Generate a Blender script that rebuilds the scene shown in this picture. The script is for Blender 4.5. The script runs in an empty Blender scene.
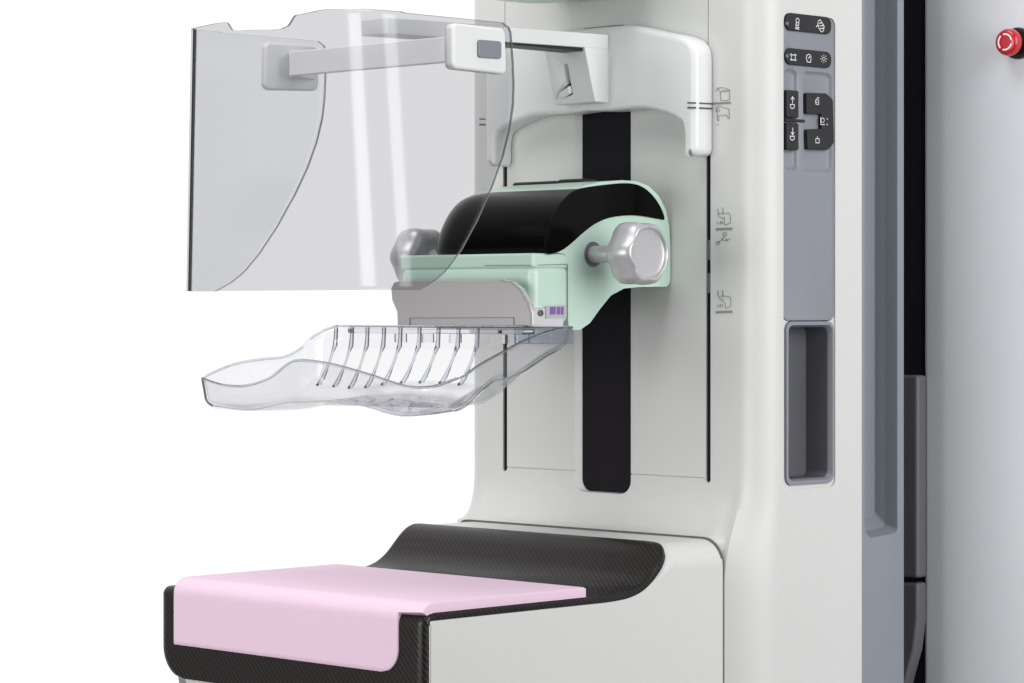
import bpy, bmesh, math, random
from mathutils import Vector, Matrix
random.seed(4)
S = bpy.context.scene
C = S.collection
PI = math.pi
rt2 = math.sqrt(2)

# ------------------------------------------------------------------ camera
F = 2867.0                      # focal length in pixels
HV = 310.0                      # row of the horizon
FWD = Vector((-1/rt2, 1/rt2, 0)); RGT = Vector((1/rt2, 1/rt2, 0))
CAM = -(FWD*2.56 - RGT*0.0786); CAM.z = 0.2723
cam = bpy.data.cameras.new('camera'); co = bpy.data.objects.new('camera', cam); C.objects.link(co)
co.location = CAM; co.rotation_euler = (PI/2, 0, PI/4)
cam.sensor_width = 36; cam.lens = 36*F/1024; cam.shift_y = -(341.5-HV)/1024
cam.clip_start = .05; cam.clip_end = 100
S.camera = co
S.render.resolution_x = 1024; S.render.resolution_y = 683

def ray(u, v): return FWD + RGT*((u-512)/F) + Vector((0, 0, (HV-v)/F))
def PX(u, v, X): d = ray(u, v); return CAM + d*((X-CAM.x)/d.x)
def PY(u, v, Y): d = ray(u, v); return CAM + d*((Y-CAM.y)/d.y)
def PZ(u, v, Z): d = ray(u, v); return CAM + d*((Z-CAM.z)/d.z)
def zx(u, v, X): return PX(u, v, X).z
def zy(u, v, Y): return PY(u, v, Y).z

# ------------------------------------------------------------------ materials
def srgb(r, g, b):
    f = lambda c: ((c/255+.055)/1.055)**2.4 if c > 10 else c/255/12.92
    return (f(r), f(g), f(b), 1)
def base(name):
    m = bpy.data.materials.new(name); m.use_nodes = True
    nt = m.node_tree; nt.nodes.clear()
    out = nt.nodes.new('ShaderNodeOutputMaterial')
    return m, nt, out
def plastic(name, col, rough=.4, metal=0, bump=.02, scale=900, coat=0, spec=.5, var=.03):
    m, nt, out = base(name)
    p = nt.nodes.new('ShaderNodeBsdfPrincipled')
    p.inputs['Roughness'].default_value = rough; p.inputs['Metallic'].default_value = metal
    p.inputs['Coat Weight'].default_value = coat; p.inputs['Specular IOR Level'].default_value = spec
    tc = nt.nodes.new('ShaderNodeTexCoord')
    n = nt.nodes.new('ShaderNodeTexNoise'); n.inputs['Scale'].default_value = scale; n.inputs['Detail'].default_value = 3
    nt.links.new(tc.outputs['Object'], n.inputs['Vector'])
    b = nt.nodes.new('ShaderNodeBump'); b.inputs['Strength'].default_value = bump; b.inputs['Distance'].default_value = .001
    nt.links.new(n.outputs['Fac'], b.inputs['Height']); nt.links.new(b.outputs['Normal'], p.inputs['Normal'])
    n2 = nt.nodes.new('ShaderNodeTexNoise'); n2.inputs['Scale'].default_value = 6; n2.inputs['Detail'].default_value = 4
    nt.links.new(tc.outputs['Object'], n2.inputs['Vector'])
    mx = nt.nodes.new('ShaderNodeMix'); mx.data_type = 'RGBA'
    c = Vector(col[:3])
    mx.inputs[6].default_value = (*(c*(1-var)), 1); mx.inputs[7].default_value = (*(c*(1+var)), 1)
    nt.links.new(n2.outputs['Fac'], mx.inputs[0]); nt.links.new(mx.outputs[2], p.inputs['Base Color'])
    nt.links.new(p.outputs['BSDF'], out.inputs['Surface'])
    return m
M = {}
M['white'] = plastic('white_enamel', (.60, .605, .59, 1), .42)
M['white_side'] = M['white']
M['bright'] = plastic('bright_white_plastic', (.72, .725, .725, 1), .38)
M['cabinet'] = plastic('cabinet_grey_enamel', (.72, .728, .765, 1), .45)
M['slate'] = plastic('slate_grey_plastic', (.222, .240, .270, 1), .45)
M['slatelight'] = plastic('panel_grey_plastic', (.222, .234, .262, 1), .42)
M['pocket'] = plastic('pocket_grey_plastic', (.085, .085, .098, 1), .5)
M['dark'] = plastic('dark_rubber', (.0085, .0070, .0095, 1), .6, spec=.12)
M['key'] = plastic('key_black_plastic', (.018, .018, .020, 1), .45, spec=.3)
M['gapdark'] = plastic('dark_bellows_plastic', (.014, .012, .018, 1), .6, spec=.2)
M['conduit'] = plastic('conduit_grey_plastic', (.13, .13, .145, 1), .42)
M['mint'] = plastic('mint_green_enamel', (.50, .67, .575, 1), .38, coat=.15)
M['gloss'] = plastic('piano_black_plastic', (.001, .001, .001, 1), .17, bump=0, spec=.09, var=0)
M['silver'] = plastic('silver_paint', (.50, .50, .51, 1), .36, metal=.42)
M['metal'] = plastic('brushed_steel', (.56, .54, .545, 1), .38, metal=.75, bump=.05)
M['metaledge'] = plastic('polished_steel', (.75, .75, .76, 1), .25, metal=.8)
M['pink'] = plastic('pink_foam', (.71, .525, .645, 1), .75, bump=.25, scale=1400)
M['purple'] = plastic('purple_ink', (.20, .095, .38, 1), .5)
M['barwhite'] = plastic('lightened_white_plastic', (.90, .905, .905, 1), .35)  # white plastic lightened to make up for light lost behind the shield
M['red'] = plastic('red_plastic', (.50, .008, .018, 1), .3, coat=.4)
M['ink'] = plastic('grey_ink', (.10, .10, .10, 1), .6, bump=0)
M['inkfaint'] = plastic('pale_grey_ink', (.23, .23, .23, 1), .6, bump=0)
M['iconwhite'] = plastic('white_ink', (.85, .85, .85, 1), .5, bump=0)
M['button'] = plastic('grey_button_plastic', (.20, .215, .25, 1), .4)

def carbon():
    m, nt, out = base('carbon_fibre')
    p = nt.nodes.new('ShaderNodeBsdfPrincipled')
    p.inputs['Roughness'].default_value = .42; p.inputs['Specular IOR Level'].default_value = .22; p.inputs['Coat Weight'].default_value = .14; p.inputs['Coat Roughness'].default_value = .13
    tc = nt.nodes.new('ShaderNodeTexCoord'); L = nt.links
    w = nt.nodes.new('ShaderNodeTexWave'); w.wave_type = 'BANDS'; w.bands_direction = 'DIAGONAL'
    w.inputs['Scale'].default_value = 95; w.inputs['Distortion'].default_value = .25; w.inputs['Detail'].default_value = 1
    L.new(tc.outputs['Object'], w.inputs['Vector'])
    mp = nt.nodes.new('ShaderNodeMapping'); mp.inputs['Rotation'].default_value = (0, 0, 0); mp.inputs['Scale'].default_value = (520, 520, 520)
    L.new(tc.outputs['Object'], mp.inputs['Vector'])
    ck = nt.nodes.new('ShaderNodeTexChecker'); ck.inputs['Scale'].default_value = 1
    L.new(mp.outputs['Vector'], ck.inputs['Vector'])
    mul = nt.nodes.new('ShaderNodeMath'); mul.operation = 'MULTIPLY_ADD'; mul.inputs[1].default_value = .25
    L.new(ck.outputs['Fac'], mul.inputs[0]); L.new(w.outputs['Fac'], mul.inputs[2])
    r = nt.nodes.new('ShaderNodeValToRGB'); r.color_ramp.elements[0].color = (.0030, .0022, .0025, 1); r.color_ramp.elements[1].color = (.0175, .0122, .0120, 1)
    r.color_ramp.elements[0].position = .2
    L.new(mul.outputs[0], r.inputs[0]); L.new(r.outputs[0], p.inputs['Base Color'])
    b = nt.nodes.new('ShaderNodeBump'); b.inputs['Strength'].default_value = .22; b.inputs['Distance'].default_value = .0006
    L.new(mul.outputs[0], b.inputs['Height']); L.new(b.outputs['Normal'], p.inputs['Normal'])
    L.new(p.outputs['BSDF'], out.inputs['Surface'])
    return m
M['carbon'] = carbon()

def sheet(name, tint, refl=1.0, ior=1.49):
    m, nt, out = base(name)
    t = nt.nodes.new('ShaderNodeBsdfTransparent'); t.inputs[0].default_value = (*tint, 1)
    g = nt.nodes.new('ShaderNodeBsdfGlossy'); g.inputs['Roughness'].default_value = .17; g.inputs['Color'].default_value = (refl, refl, refl, 1)
    lw = nt.nodes.new('ShaderNodeLayerWeight'); lw.inputs['Blend'].default_value = .5
    pw = nt.nodes.new('ShaderNodeMath'); pw.operation = 'POWER'; pw.inputs[1].default_value = 5
    nt.links.new(lw.outputs['Facing'], pw.inputs[0])
    f = nt.nodes.new('ShaderNodeMath'); f.operation = 'MULTIPLY_ADD'; f.inputs[1].default_value = .96; f.inputs[2].default_value = .04
    nt.links.new(pw.outputs[0], f.inputs[0])
    mx = nt.nodes.new('ShaderNodeMixShader')
    nt.links.new(f.outputs[0], mx.inputs[0]); nt.links.new(t.outputs[0], mx.inputs[1]); nt.links.new(g.outputs[0], mx.inputs[2])
    nt.links.new(mx.outputs[0], out.inputs['Surface'])
    return m
M['acrylic'] = sheet('tinted_acrylic', (.842, .842, .852), .5)
M['acrylic_far'] = sheet('clear_acrylic', (.965, .968, .972))
M['acrylic_dark_edge'] = plastic('dark_refracted_edge', (.03, .03, .045, 1), .2, bump=0)  # darkness of the refracted shield corner, given as a colour
M['acrylic_edge'] = sheet('acrylic_cut_edge', (.28, .28, .32), 1)
def glass(name, col, ior, rough=0.0):
    m, nt, out = base(name)
    p = nt.nodes.new('ShaderNodeBsdfPrincipled')
    p.inputs['Base Color'].default_value = (*col, 1); p.inputs['Transmission Weight'].default_value = 1
    p.inputs['IOR'].default_value = ior; p.inputs['Roughness'].default_value = rough
    nt.links.new(p.outputs['BSDF'], out.inputs['Surface'])
    return m
def sheet2(name, face, graze, p1=3.0, rough=.02):
    m, nt, out = base(name); L = nt.links
    lw = nt.nodes.new('ShaderNodeLayerWeight'); lw.inputs['Blend'].default_value = .5
    pa = nt.nodes.new('ShaderNodeMath'); pa.operation = 'POWER'; pa.inputs[1].default_value = p1; L.new(lw.outputs['Facing'], pa.inputs[0])
    mc = nt.nodes.new('ShaderNodeMix'); mc.data_type = 'RGBA'; mc.inputs[6].default_value = (*face, 1); mc.inputs[7].default_value = (*graze, 1)
    L.new(pa.outputs[0], mc.inputs[0])
    t = nt.nodes.new('ShaderNodeBsdfTransparent'); L.new(mc.outputs[2], t.inputs[0])
    g = nt.nodes.new('ShaderNodeBsdfGlossy'); g.inputs['Roughness'].default_value = rough
    pw = nt.nodes.new('ShaderNodeMath'); pw.operation = 'POWER'; pw.inputs[1].default_value = 5; L.new(lw.outputs['Facing'], pw.inputs[0])
    f = nt.nodes.new('ShaderNodeMath'); f.operation = 'MULTIPLY_ADD'; f.inputs[1].default_value = .7; f.inputs[2].default_value = .045; L.new(pw.outputs[0], f.inputs[0])
    mx = nt.nodes.new('ShaderNodeMixShader'); L.new(f.outputs[0], mx.inputs[0]); L.new(t.outputs[0], mx.inputs[1]); L.new(g.outputs[0], mx.inputs[2])
    L.new(mx.outputs[0], out.inputs['Surface']); return m
M['lug'] = sheet2('clear_lug_plastic', (.86, .89, .93), (.4, .42, .48))
M['traysheet'] = sheet2('clear_tray_plastic', (.962, .962, .970), (.08, .08, .10), 4.5)
M['trayfloor'] = sheet2('clear_tray_floor', (.975, .975, .98), (.80, .80, .83), 6.0)
M['trayrim'] = sheet2('clear_tray_rim', (.42, .42, .47), (.25, .25, .3))
M['clear'] = glass('clear_polycarbonate', (.92, .925, .945), 1.45)
M['rib'] = glass('clear_rib_polycarbonate', (.74, .76, .82), 1.4)
M['clearblock'] = glass('clear_moulded_polycarbonate', (.86, .90, .95), 1.4, .06)

# ------------------------------------------------------------------ object helpers
ORG = {}
def empty(name, label, cat, loc):
    o = bpy.data.objects.new(name, None); C.objects.link(o); o.location = loc
    o.empty_display_size = .05
    o['label'] = label; o['category'] = cat; ORG[o.name] = Vector(loc); return o
def obj(name, verts, faces, mat, parent=None, bevel=0, seg=3, smooth=True, angle=32, solid=None, label=None, mats=None, subsurf=0):
    vs = [Vector(v) for v in verts]
    lo = Vector([min(v[i] for v in vs) for i in range(3)]); hi = Vector([max(v[i] for v in vs) for i in range(3)])
    org = Vector(((lo.x+hi.x)/2, (lo.y+hi.y)/2, lo.z))
    me = bpy.data.meshes.new(name); me.from_pydata([v-org for v in vs], [], faces); me.update()
    bm = bmesh.new(); bm.from_mesh(me); bmesh.ops.remove_doubles(bm, verts=bm.verts, dist=1e-6)
    bmesh.ops.recalc_face_normals(bm, faces=bm.faces); bm.to_mesh(me); bm.free()
    o = bpy.data.objects.new(name, me); C.objects.link(o)
    ml = mats or [mat]
    for k in ml: me.materials.append(M[k])
    if smooth:
        me.polygons.foreach_set('use_smooth', [True]*len(me.polygons)); me.set_sharp_from_angle(angle=math.radians(angle))
    if parent is not None:
        o.parent = parent; o.location = org - ORG[parent.name]
    else: o.location = org
    ORG[o.name] = org
    if bevel:
        b = o.modifiers.new('Bevel', 'BEVEL'); b.width = bevel; b.segments = seg; b.limit_method = 'ANGLE'
        b.angle_limit = math.radians(40); b.harden_normals = True
        me.polygons.foreach_set('use_smooth', [True]*len(me.polygons))
    if solid:
        s = o.modifiers.new('Solid', 'SOLIDIFY'); s.thickness = solid[0]; s.offset = solid[1]
        if len(ml) > 1: s.material_offset_rim = 1
    if label: o['label'] = label
    return o
def prism_vf(pts, d):
    n = len(pts); d = Vector(d); pts = [Vector(p) for p in pts]
    v = pts + [p+d for p in pts]
    f = [list(range(n))[::-1], list(range(n, 2*n))] + [[i, (i+1) % n, (i+1) % n+n, i+n] for i in range(n)]
    return v, f
def prism(name, pts, d, mat, parent=None, **k):
    v, f = prism_vf(pts, d); return obj(name, v, f, mat, parent, **k)
def boxvf(a, b):
    x0, y0, z0 = a; x1, y1, z1 = b
    return prism_vf([(x0, y0, z0), (x1, y0, z0), (x1, y1, z0), (x0, y1, z0)], (0, 0, z1-z0))
def box(name, a, b, mat, parent=None, **k):
    v, f = boxvf(a, b); return obj(name, v, f, mat, parent, **k)
def fillet(p, r, seg=6):
    """round the corners of a closed 2-D polygon; r a number or a list"""
    n = len(p); out = []
    for i in range(n):
        a, b, c = Vector(p[i-1]), Vector(p[i]), Vector(p[(i+1) % n])
        ri = r[i] if isinstance(r, (list, tuple)) else r
        u = (a-b); w = (c-b); lu, lw = u.length, w.length
        if ri <= 0 or lu < 1e-9 or lw < 1e-9: out.append(b); continue
        u /= lu; w /= lw
        ang = math.acos(max(-1, min(1, u.dot(w))))
        if ang > PI-.05: out.append(b); continue
        t = min(ri/math.tan(ang/2), lu*.49, lw*.49); rr = t*math.tan(ang/2)
        cen = b + (u+w).normalized()*(rr/math.sin(ang/2))
        s0 = b+u*t-cen; s1 = b+w*t-cen
        for k in range(seg+1):
            f = k/seg; th = PI-ang
            q = (s0*math.sin((1-f)*th)+s1*math.sin(f*th))/math.sin(th)
            out.append(cen+q)
    return out
def catmull(p, n=6, closed=False):
    out = []; m = len(p); P = [Vector(q) for q in p]
    rng = range(m) if closed else range(m-1)
    for i in rng:
        if closed: a, b, c, d = P[i-1], P[i], P[(i+1) % m], P[(i+2) % m]
        else: a, b, c, d = P[max(i-1, 0)], P[i], P[i+1], P[min(i+2, m-1)]
        for k in range(n):
            t = k/n
            out.append(.5*((2*b)+(c-a)*t+(2*a-5*b+4*c-d)*t*t+(3*b-a-3*c+d)*t**3))
    if not closed: out.append(P[-1])
    return out
def interp(tab, x):
    if x <= tab[0][0]: return tab[0][1]
    for (a, b), (c, d) in zip(tab, tab[1:]):
        if x <= c: return b+(d-b)*(x-a)/(c-a)
    return tab[-1][1]
def smooth_interp(tab, x):
    if x <= tab[0][0]: return tab[0][1]
    for (a, b), (c, d) in zip(tab, tab[1:]):
        if x <= c:
            f = (x-a)/(c-a); f = f*f*(3-2*f); return b+(d-b)*f
    return tab[-1][1]
def apply_mods(o):
    dg = bpy.context.evaluated_depsgraph_get(); dg.update()
    me = bpy.data.meshes.new_from_object(o.evaluated_get(dg)); o.modifiers.clear(); o.data = me
def cut(o, cutters, angle=32):
    tmp = []
    for v, f in cutters:
        c = obj('cutter', v, f, 'white', None, smooth=False); tmp.append(c)
        b = o.modifiers.new('cut', 'BOOLEAN'); b.operation = 'DIFFERENCE'; b.solver = 'EXACT'; b.object = c
    bpy.context.view_layer.update(); apply_mods(o)
    for c in tmp: bpy.data.objects.remove(c)
    me = o.data
    me.polygons.foreach_set('use_smooth', [True]*len(me.polygons)); me.set_sharp_from_angle(angle=math.radians(angle))
def loft(rings, closed=True, caps=True):
    n = len(rings[0]); v = [p for r in rings for p in r]; f = []
    for i in range(len(rings)-1):
        for j in range(n if closed else n-1):
            k = (j+1) % n; f.append([i*n+j, i*n+k, (i+1)*n+k, (i+1)*n+j])
    if caps and closed:
        f.append(list(range(n))[::-1]); f.append([(len(rings)-1)*n+j for j in range(n)])
    return v, f
def lathe(profile, centre, axis='X', n=48, mod=None):
    """profile: (along, radius) pairs"""
    rings = []
    for a, r in profile:
        ring = []
        for k in range(n):
            th = 2*PI*k/n; rr = r*(mod(th, a) if mod else 1)
            c, s = math.cos(th)*rr, math.sin(th)*rr
            ring.append(Vector(centre)+(Vector((a, c, s)) if axis == 'X' else Vector((c, a, s)) if axis == 'Y' else Vector((c, s, a))))
        rings.append(ring)
    return loft(rings)
def strokes(name, lines, fn, normal, w, mat, parent, lift=.0003, thick=.0003, label=None):
    """thin printed strokes: each line a list of (u, v) mapped through fn onto the surface"""
    N = Vector(normal).normalized(); V = []; Fc = []
    for ln in lines:
        ww = w
        if isinstance(ln[0], (int, float)): ww = ln[0]; ln = ln[1:]
        P = [fn(*q)+N*lift for q in ln]
        for a, b in zip(P, P[1:]):
            d = (b-a)
            if d.length < 1e-7: continue
            d.normalize(); s = d.cross(N)*ww/2; e = d*ww*.3
            q = [a-e+s, b+e+s, b+e-s, a-e-s]
            v, f = prism_vf(q, N*thick); o0 = len(V); V += v; Fc += [[i+o0 for i in g] for g in f]
            lift += 0
    me = bpy.data.meshes.new(name)
    o = obj(name, V, Fc, mat, parent, smooth=False, label=label)
    return o
def circ(cu, cv, ru, rv, a0=0, a1=360, n=10):
    return [(cu+ru*math.cos(math.radians(a0+(a1-a0)*k/n)), cv+rv*math.sin(math.radians(a0+(a1-a0)*k/n))) for k in range(n+1)]

# ------------------------------------------------------------------ dimensions (metres; table corner at the origin)
XC = -.1875                      # centre plane of the machine
YC = .4334                       # front face of the column
XS = .031; XF = 2*XC-XS          # column sides
ZT, ZH = 0.0, .0445              # table top, rear deck of the table housing

unit = empty('mammography_machine', 'tall white breast X-ray machine with mint green carriage and black carbon table', 'X-ray machine', (XC, YC, -.55))

# ---------------- column: upper section with rounded corners, flaring towards the table housing
XS0 = XS; XFc = XF+.008
z1, zs, RH = .098, ZH, .026
def bq(z):
    if z <= zs: return 1
    if z >= z1: return 0
    return 1-math.sqrt(max(0, 1-((z1-z)/(z1-zs))**2))
def section(z, bs):
    R = .030; n = 10; FWDD = .0244; pts = []; b = bq(z)
    def side(sg):
        out = []
        for j in range(10):      # approach to the corner
            x = -.034+.033*j/10
            sh = RH-math.sqrt(max(0, RH*RH-max(0, x+RH)**2)) if sg > 0 else 0
            bb = bq(z+sh)+(bs-bq(z+sh))*max(0, min(1, (x+.020)/.021))**2; out.append((x, YC-FWDD*bb))
        for k in range(n+1):
            th = PI/2*k/n
            ux, uy = XS-R+R*math.sin(th), YC+R-R*math.cos(th)
            f = k/n; s_ = 1-(1-f)**2
            lx, ly = .001+.030*s_, .409+.0544*f
            if sg > 0: bb = bs
            else:
                bb = b; lx = .003+.026*s_+.012
                ly = .409+.0544*f
            out.append((ux+(lx-ux)*bb, uy+(ly-uy)*bb))
        return out
    rs = side(1); ls = [(2*XC-x+.008, y) for x, y in side(-1)][::-1]
    front = [(XC+t, YC-FWDD*b) for t in (-.11, -.06, 0, .06, .11)]
    Yb = .590
    return ls+front+rs+[(XS, .50), (XS, .55), (XS, Yb), (XFc, Yb), (XFc, .55), (XFc, .50)]
zl = [-.55, -.3, -.1, -.05, -.03, -.01] + [.002*k for k in range(2, 52)] + [.11, .12, .14, .2, .3, .4, .5, .6, .8]
rings = []
for z in zl:
    t_ = max(0, min(1, (.094-z)/(.094-.012))); bs = t_*t_*(3-2*t_)
    rings.append([Vector((x, y, z)) for x, y in section(z, bs)])
for it in range(70):             # ease the crease where the flare turns the near corner
    new = [[p.copy() for p in r] for r in rings]
    for i in range(1, len(rings)-1):
        if not -.005 < zl[i] < .115: continue
        for j in range(26, 46):
            p = rings[i][j]
            if p.x < -.012 or p.y > .49: continue
            w_ = max(0, min(1, (p.x+.012)/.014))
            for ax in (0, 1):
                av = (rings[i-1][j][ax]+rings[i+1][j][ax])/2
                new[i][j][ax] += (av-p[ax])*w_*.8
    rings = new
v, f = loft(rings)
column = obj('column', v, f, 'white', unit)
XG0, XG1 = -.333, -.042
def rrect_xz(x0, x1, z0, z1_, r, y): return [Vector((p[0], y, p[1])) for p in fillet([(x0, z0), (x1, z0), (x1, z1_), (x0, z1_)], r)]
def rrect_yz(y0, y1, z0, z1_, r, x, seg=6): return [Vector((x, p[0], p[1])) for p in fillet([(y0, z0), (y1, z0), (y1, z1_), (y0, z1_)], r, seg)]
SLX0, SLX1, SLD = -.2285, -.148, .0125
PYa, PYb = PX(783.5, 300, XS).y, PX(835.3, 300, XS).y
zpt = zx(800, 14.5, XS); zpm = zx(800, 321, XS); zpb = zx(800, 485, XS)
strip_outline = rrect_yz(PYa, PYb, zpb-.004, zpt, .008, XS-.002)
pocket_cut = rrect_yz(PYa+.0035, PYb-.0025, zpb, zpm, .009, XS-.035)
seam_z = .1025
cuts = [
    loft([rrect_xz(SLX0, SLX1, .081, .569, .014, YC-.02), rrect_xz(SLX0, SLX1, .081, .569, .014, YC), rrect_xz(SLX0+.007, SLX1-.0005, .0815, .568, .013, YC+.0052)]),
    prism_vf(rrect_xz(XG0-.0032, XG0+.0032, .098, .50, .003, YC-.02), (0, .035, 0)),
    prism_vf(rrect_xz(XG1-.0032, XG1+.0032, .098, .50, .003, YC-.02), (0, .035, 0)),
    boxvf((XG0, YC-.02, seam_z-.0005), (SLX0+.001, YC+.002, seam_z+.0005)),
    boxvf((SLX1-.001, YC-.02, seam_z-.0005), (XG1, YC+.002, seam_z+.0005)),
    boxvf((XG0-.0005, YC-.02, .49), (XG0+.0005, YC+.002, .79)),
    boxvf((XG1-.0005, YC-.02, .49), (XG1+.0005, YC+.002, .79)),
    prism_vf(strip_outline, (.02, 0, 0)),
    prism_vf(pocket_cut, (.06, 0, 0)),
]
cut(column, cuts)
prism('guide_strip', rrect_xz(SLX0+.0073, SLX1-.0008, .0818, .5677, .0127, YC+.0042), (0, .004, 0), 'dark', column)
for X in (XG0, XG1):
    box('side_groove', (X-.0029, YC+.0022, .099), (X+.0029, YC+.016, .4995), 'dark', column)
# small white edge stop blocks seen in the near groove
for vv in (250, 283):
    z = zy(708, vv, YC)
    box('groove_clip', (XG1-.0026, YC+.0014, z-.010), (XG1+.0026, YC+.004, z+.010), 'conduit', column)

# ---------------- pictograms printed beside the near groove
fy = lambda u, v: PY(u, v, YC)
NY = (0, -1, 0)
a = .0011
strokes('pictogram', [[.0019, (711, 103.8), (730.5, 102.6)],
    [(718, 88), (722, 87.5), (727, 88.5), (729.5, 90), (730, 99), (727, 100.5), (721, 100.5), (720.5, 92), (729, 90.5)],
    [(716, 91), (718, 88), (720.5, 92)], [(722, 90), (728, 91.3)],
    [(716.5, 112), (717, 107), (720, 106), (724, 107.5), (729.5, 109), (729.5, 118), (728, 118.5)],
    [(717.5, 110), (717.5, 120), (719, 121), (719, 115.5), (727, 115), (728, 118)], [(716.5, 124.5), (718.5, 124.5)], [(718.5, 108), (720, 112)]],
    fy, NY, .00045, 'inkfaint', column, label='printed pictogram with one dark line between two faint line drawings, highest of three')
strokes('pictogram', [[.0021, (716.5, 229.2), (732, 228.6)],
    [(718, 209), (718.3, 213), (723, 214), (723, 207.5)], [(718.3, 213), (719, 216), (723, 218.5), (724.5, 217)], [(723, 213), (729, 213), (730.5, 215), (730.5, 223), (725, 225), (724.5, 218)],
    [(717.5, 221), (717.5, 224)], [(720, 224), (721, 221), (722, 224)], [(723, 224), (723, 221.5)],
    circ(725, 234, 1.9, 1.9), [(724.5, 236), (722, 239.5), (726, 240.5), (731, 238.5)], [(722, 239.5), (718, 242)], circ(718, 243, 1.5, 1.5), [(726, 238), (728, 241)]],
    fy, NY, .00045, 'inkfaint', column, label='printed pictogram with dark line above a small wrench-like drawing, middle of three')
strokes('pictogram', [[.0022, (716.5, 312.2), (732, 311.6)],
    [.0009, (718, 291), (718.3, 296)], [.0009, (723, 290), (723, 296)], [(718.3, 296), (729, 296.2), (731, 298), (731, 306), (726, 308.4), (725, 303)], [(719, 297), (721, 300), (724.5, 302)], [(722, 298), (724, 300)],
    [(717.5, 304), (717.5, 307)], [(719.5, 307), (720.5, 304), (721.5, 307)], [(722.8, 307), (722.8, 304.5)]],
    fy, NY, .00045, 'inkfaint', column, label='printed pictogram with a single dark line beneath the drawing, lowest of three')

# ---------------- control strip on the near side
strip = prism('control_panel', rrect_yz(PYa+.0003, PYb-.0003, zpm+.0005, zpt-.0003, .0078, XS-.003), (.002, 0, 0), 'slatelight', unit)
XP = XS-.001
# wells and the pocket liner
def well(u0, u1, v0, v1, r, name='button_well'):
    y0, y1 = PX(u0, 100, XP).y, PX(u1, 100, XP).y; zt, zb = zx((u0+u1)/2, v0, XP), zx((u0+u1)/2, v1, XP)
    return y0, y1, zb, zt
cutl = []
W = [well(780, 797, 69, 170, .006), well(803, 831.5, 72, 172, .006)]
for k, (y0, y1, zb, zt) in enumerate(W):
    if k == 0: y0 = PYa+.0015
    wr = lambda x, e_: rrect_yz(y0+e_, y1-e_, zb+e_, zt-e_, .0065-e_, x)
    cutl.append(loft([wr(XP-.0034, .0036), wr(XP-.0026, .0022), wr(XP-.0006, .0004), wr(XP+.0001, -.0002), wr(XP+.02, -.0002)]))
strip.modifiers.clear()
# thicker body so that the wells have floors
me_v, me_f = prism_vf(rrect_yz(PYa+.0003, PYb-.0003, zpm+.0005, zpt-.0003, .0078, XS-.0095), (.0085, 0, 0))
bpy.data.objects.remove(strip)
strip = obj('control_panel', me_v, me_f, 'slatelight', unit, bevel=.0006)
apply_mods(strip); cut(strip, cutl); 
cut(column, [prism_vf(rrect_yz(PYa+.0001, PYb-.0001, zpm, zpt-.0001, .0078, XS-.0098), (.02, 0, 0))])
def key(name, y0, y1, z0, z1_, r, x0, x1, parent, mat='key', bev=.0012, **kk):
    return prism(name, rrect_yz(y0, y1, z0, z1_, r, x0), (x1-x0, 0, 0), mat, parent, bevel=bev, **kk)
def pxr(u0, u1, v0, v1, um=None):
    um = um or (u0+u1)/2
    return PX(u0, v0, XP).y, PX(u1, v0, XP).y, zx(um, v1, XP), zx(um, v0, XP)
fx = lambda u, v: PX(u, v, XP+.003)
NX = (1, 0, 0)
y0, y1, zb, zt = pxr(784, 829.5, 15, 32.5, 807)
k1 = key('button_row', y0, y1, zb, zt, .0075, XP-.001, XP+.003, strip, label='black rounded button strip at the top with two white symbols')
y0, y1, zb, zt = pxr(784, 829.5, 50, 66.5, 807)
k2 = key('button_row', y0, y1, zb, zt, .0075, XP-.001, XP+.003, strip, label='black rounded button strip with three white symbols, below the other')
ws = .0006
dn = lambda L, du=-1.0, dv=0: [[(p if isinstance(p, (int, float)) else (p[0]+du, p[1]+dv)) for p in l] for l in L]
strokes('symbol', dn([circ(798.3, 20.5, 1.6, 2.2), [(797, 23), (796.5, 25), (799.5, 25.5), (799.5, 23)], [(796.2, 27), (799.8, 27.5)], [(796.2, 28.6), (799.8, 29.2)]]), fx, NX, ws*1.3, 'iconwhite', k1, lift=.0001)
strokes('symbol', dn([[(819, 21), (821, 19.8), (825, 26.5), (824, 31), (822, 32), (819.5, 28), (818.5, 22)], [(820, 23.2), (822.8, 22.8)], [(820.5, 26), (824, 25.5)], [(821, 28.5), (824.3, 28.3)], [(817, 27), (819, 24.5)]]), fx, NX, ws*1.2, 'iconwhite', k1, lift=.0001)
strokes('symbol', dn([[(792, 53.5), (792, 60.5)], [(796, 54), (796, 61)], [(791, 54.8), (797, 55.2)], [(791, 59.6), (797, 60.2)]]), fx, NX, ws*1.2, 'iconwhite', k2, lift=.0001)
strokes('symbol', dn([circ(809.5, 57.5, 2.4, 3.2, 140, 400), [(807.6, 60), (808, 62), (811.5, 62.3), (811.5, 60)], [(809.3, 58.3), (810.8, 56.4)]]), fx, NX, ws*1.2, 'iconwhite', k2, lift=.0001)
strokes('symbol', dn([circ(824.6, 58.8, 1.35, 1.7)]+[[(824.6+2.5*math.cos(t), 58.8+3.1*math.sin(t)), (824.6+3.3*math.cos(t), 58.8+4.1*math.sin(t))] for t in [k*PI/4 for k in range(8)]]), fx, NX, ws*.75, 'iconwhite', k2, lift=.0001)
for kk_, vv in ((k1, 23.5), (k2, 56)):
    p = PX(787.2, vv, XP+.003); vq, fq = lathe([(-.001, .0019), (.0005, .0019), (.0008, .0012)], p, 'X', 20)
    obj('indicator', vq, fq, 'conduit', kk_)
for uu, kk_, v0, v1 in ((800, k2, 50.2, 65.5), (814.5, k2, 51, 66.5), (806, k1, 16.5, 31.5)):
    pass
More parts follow.
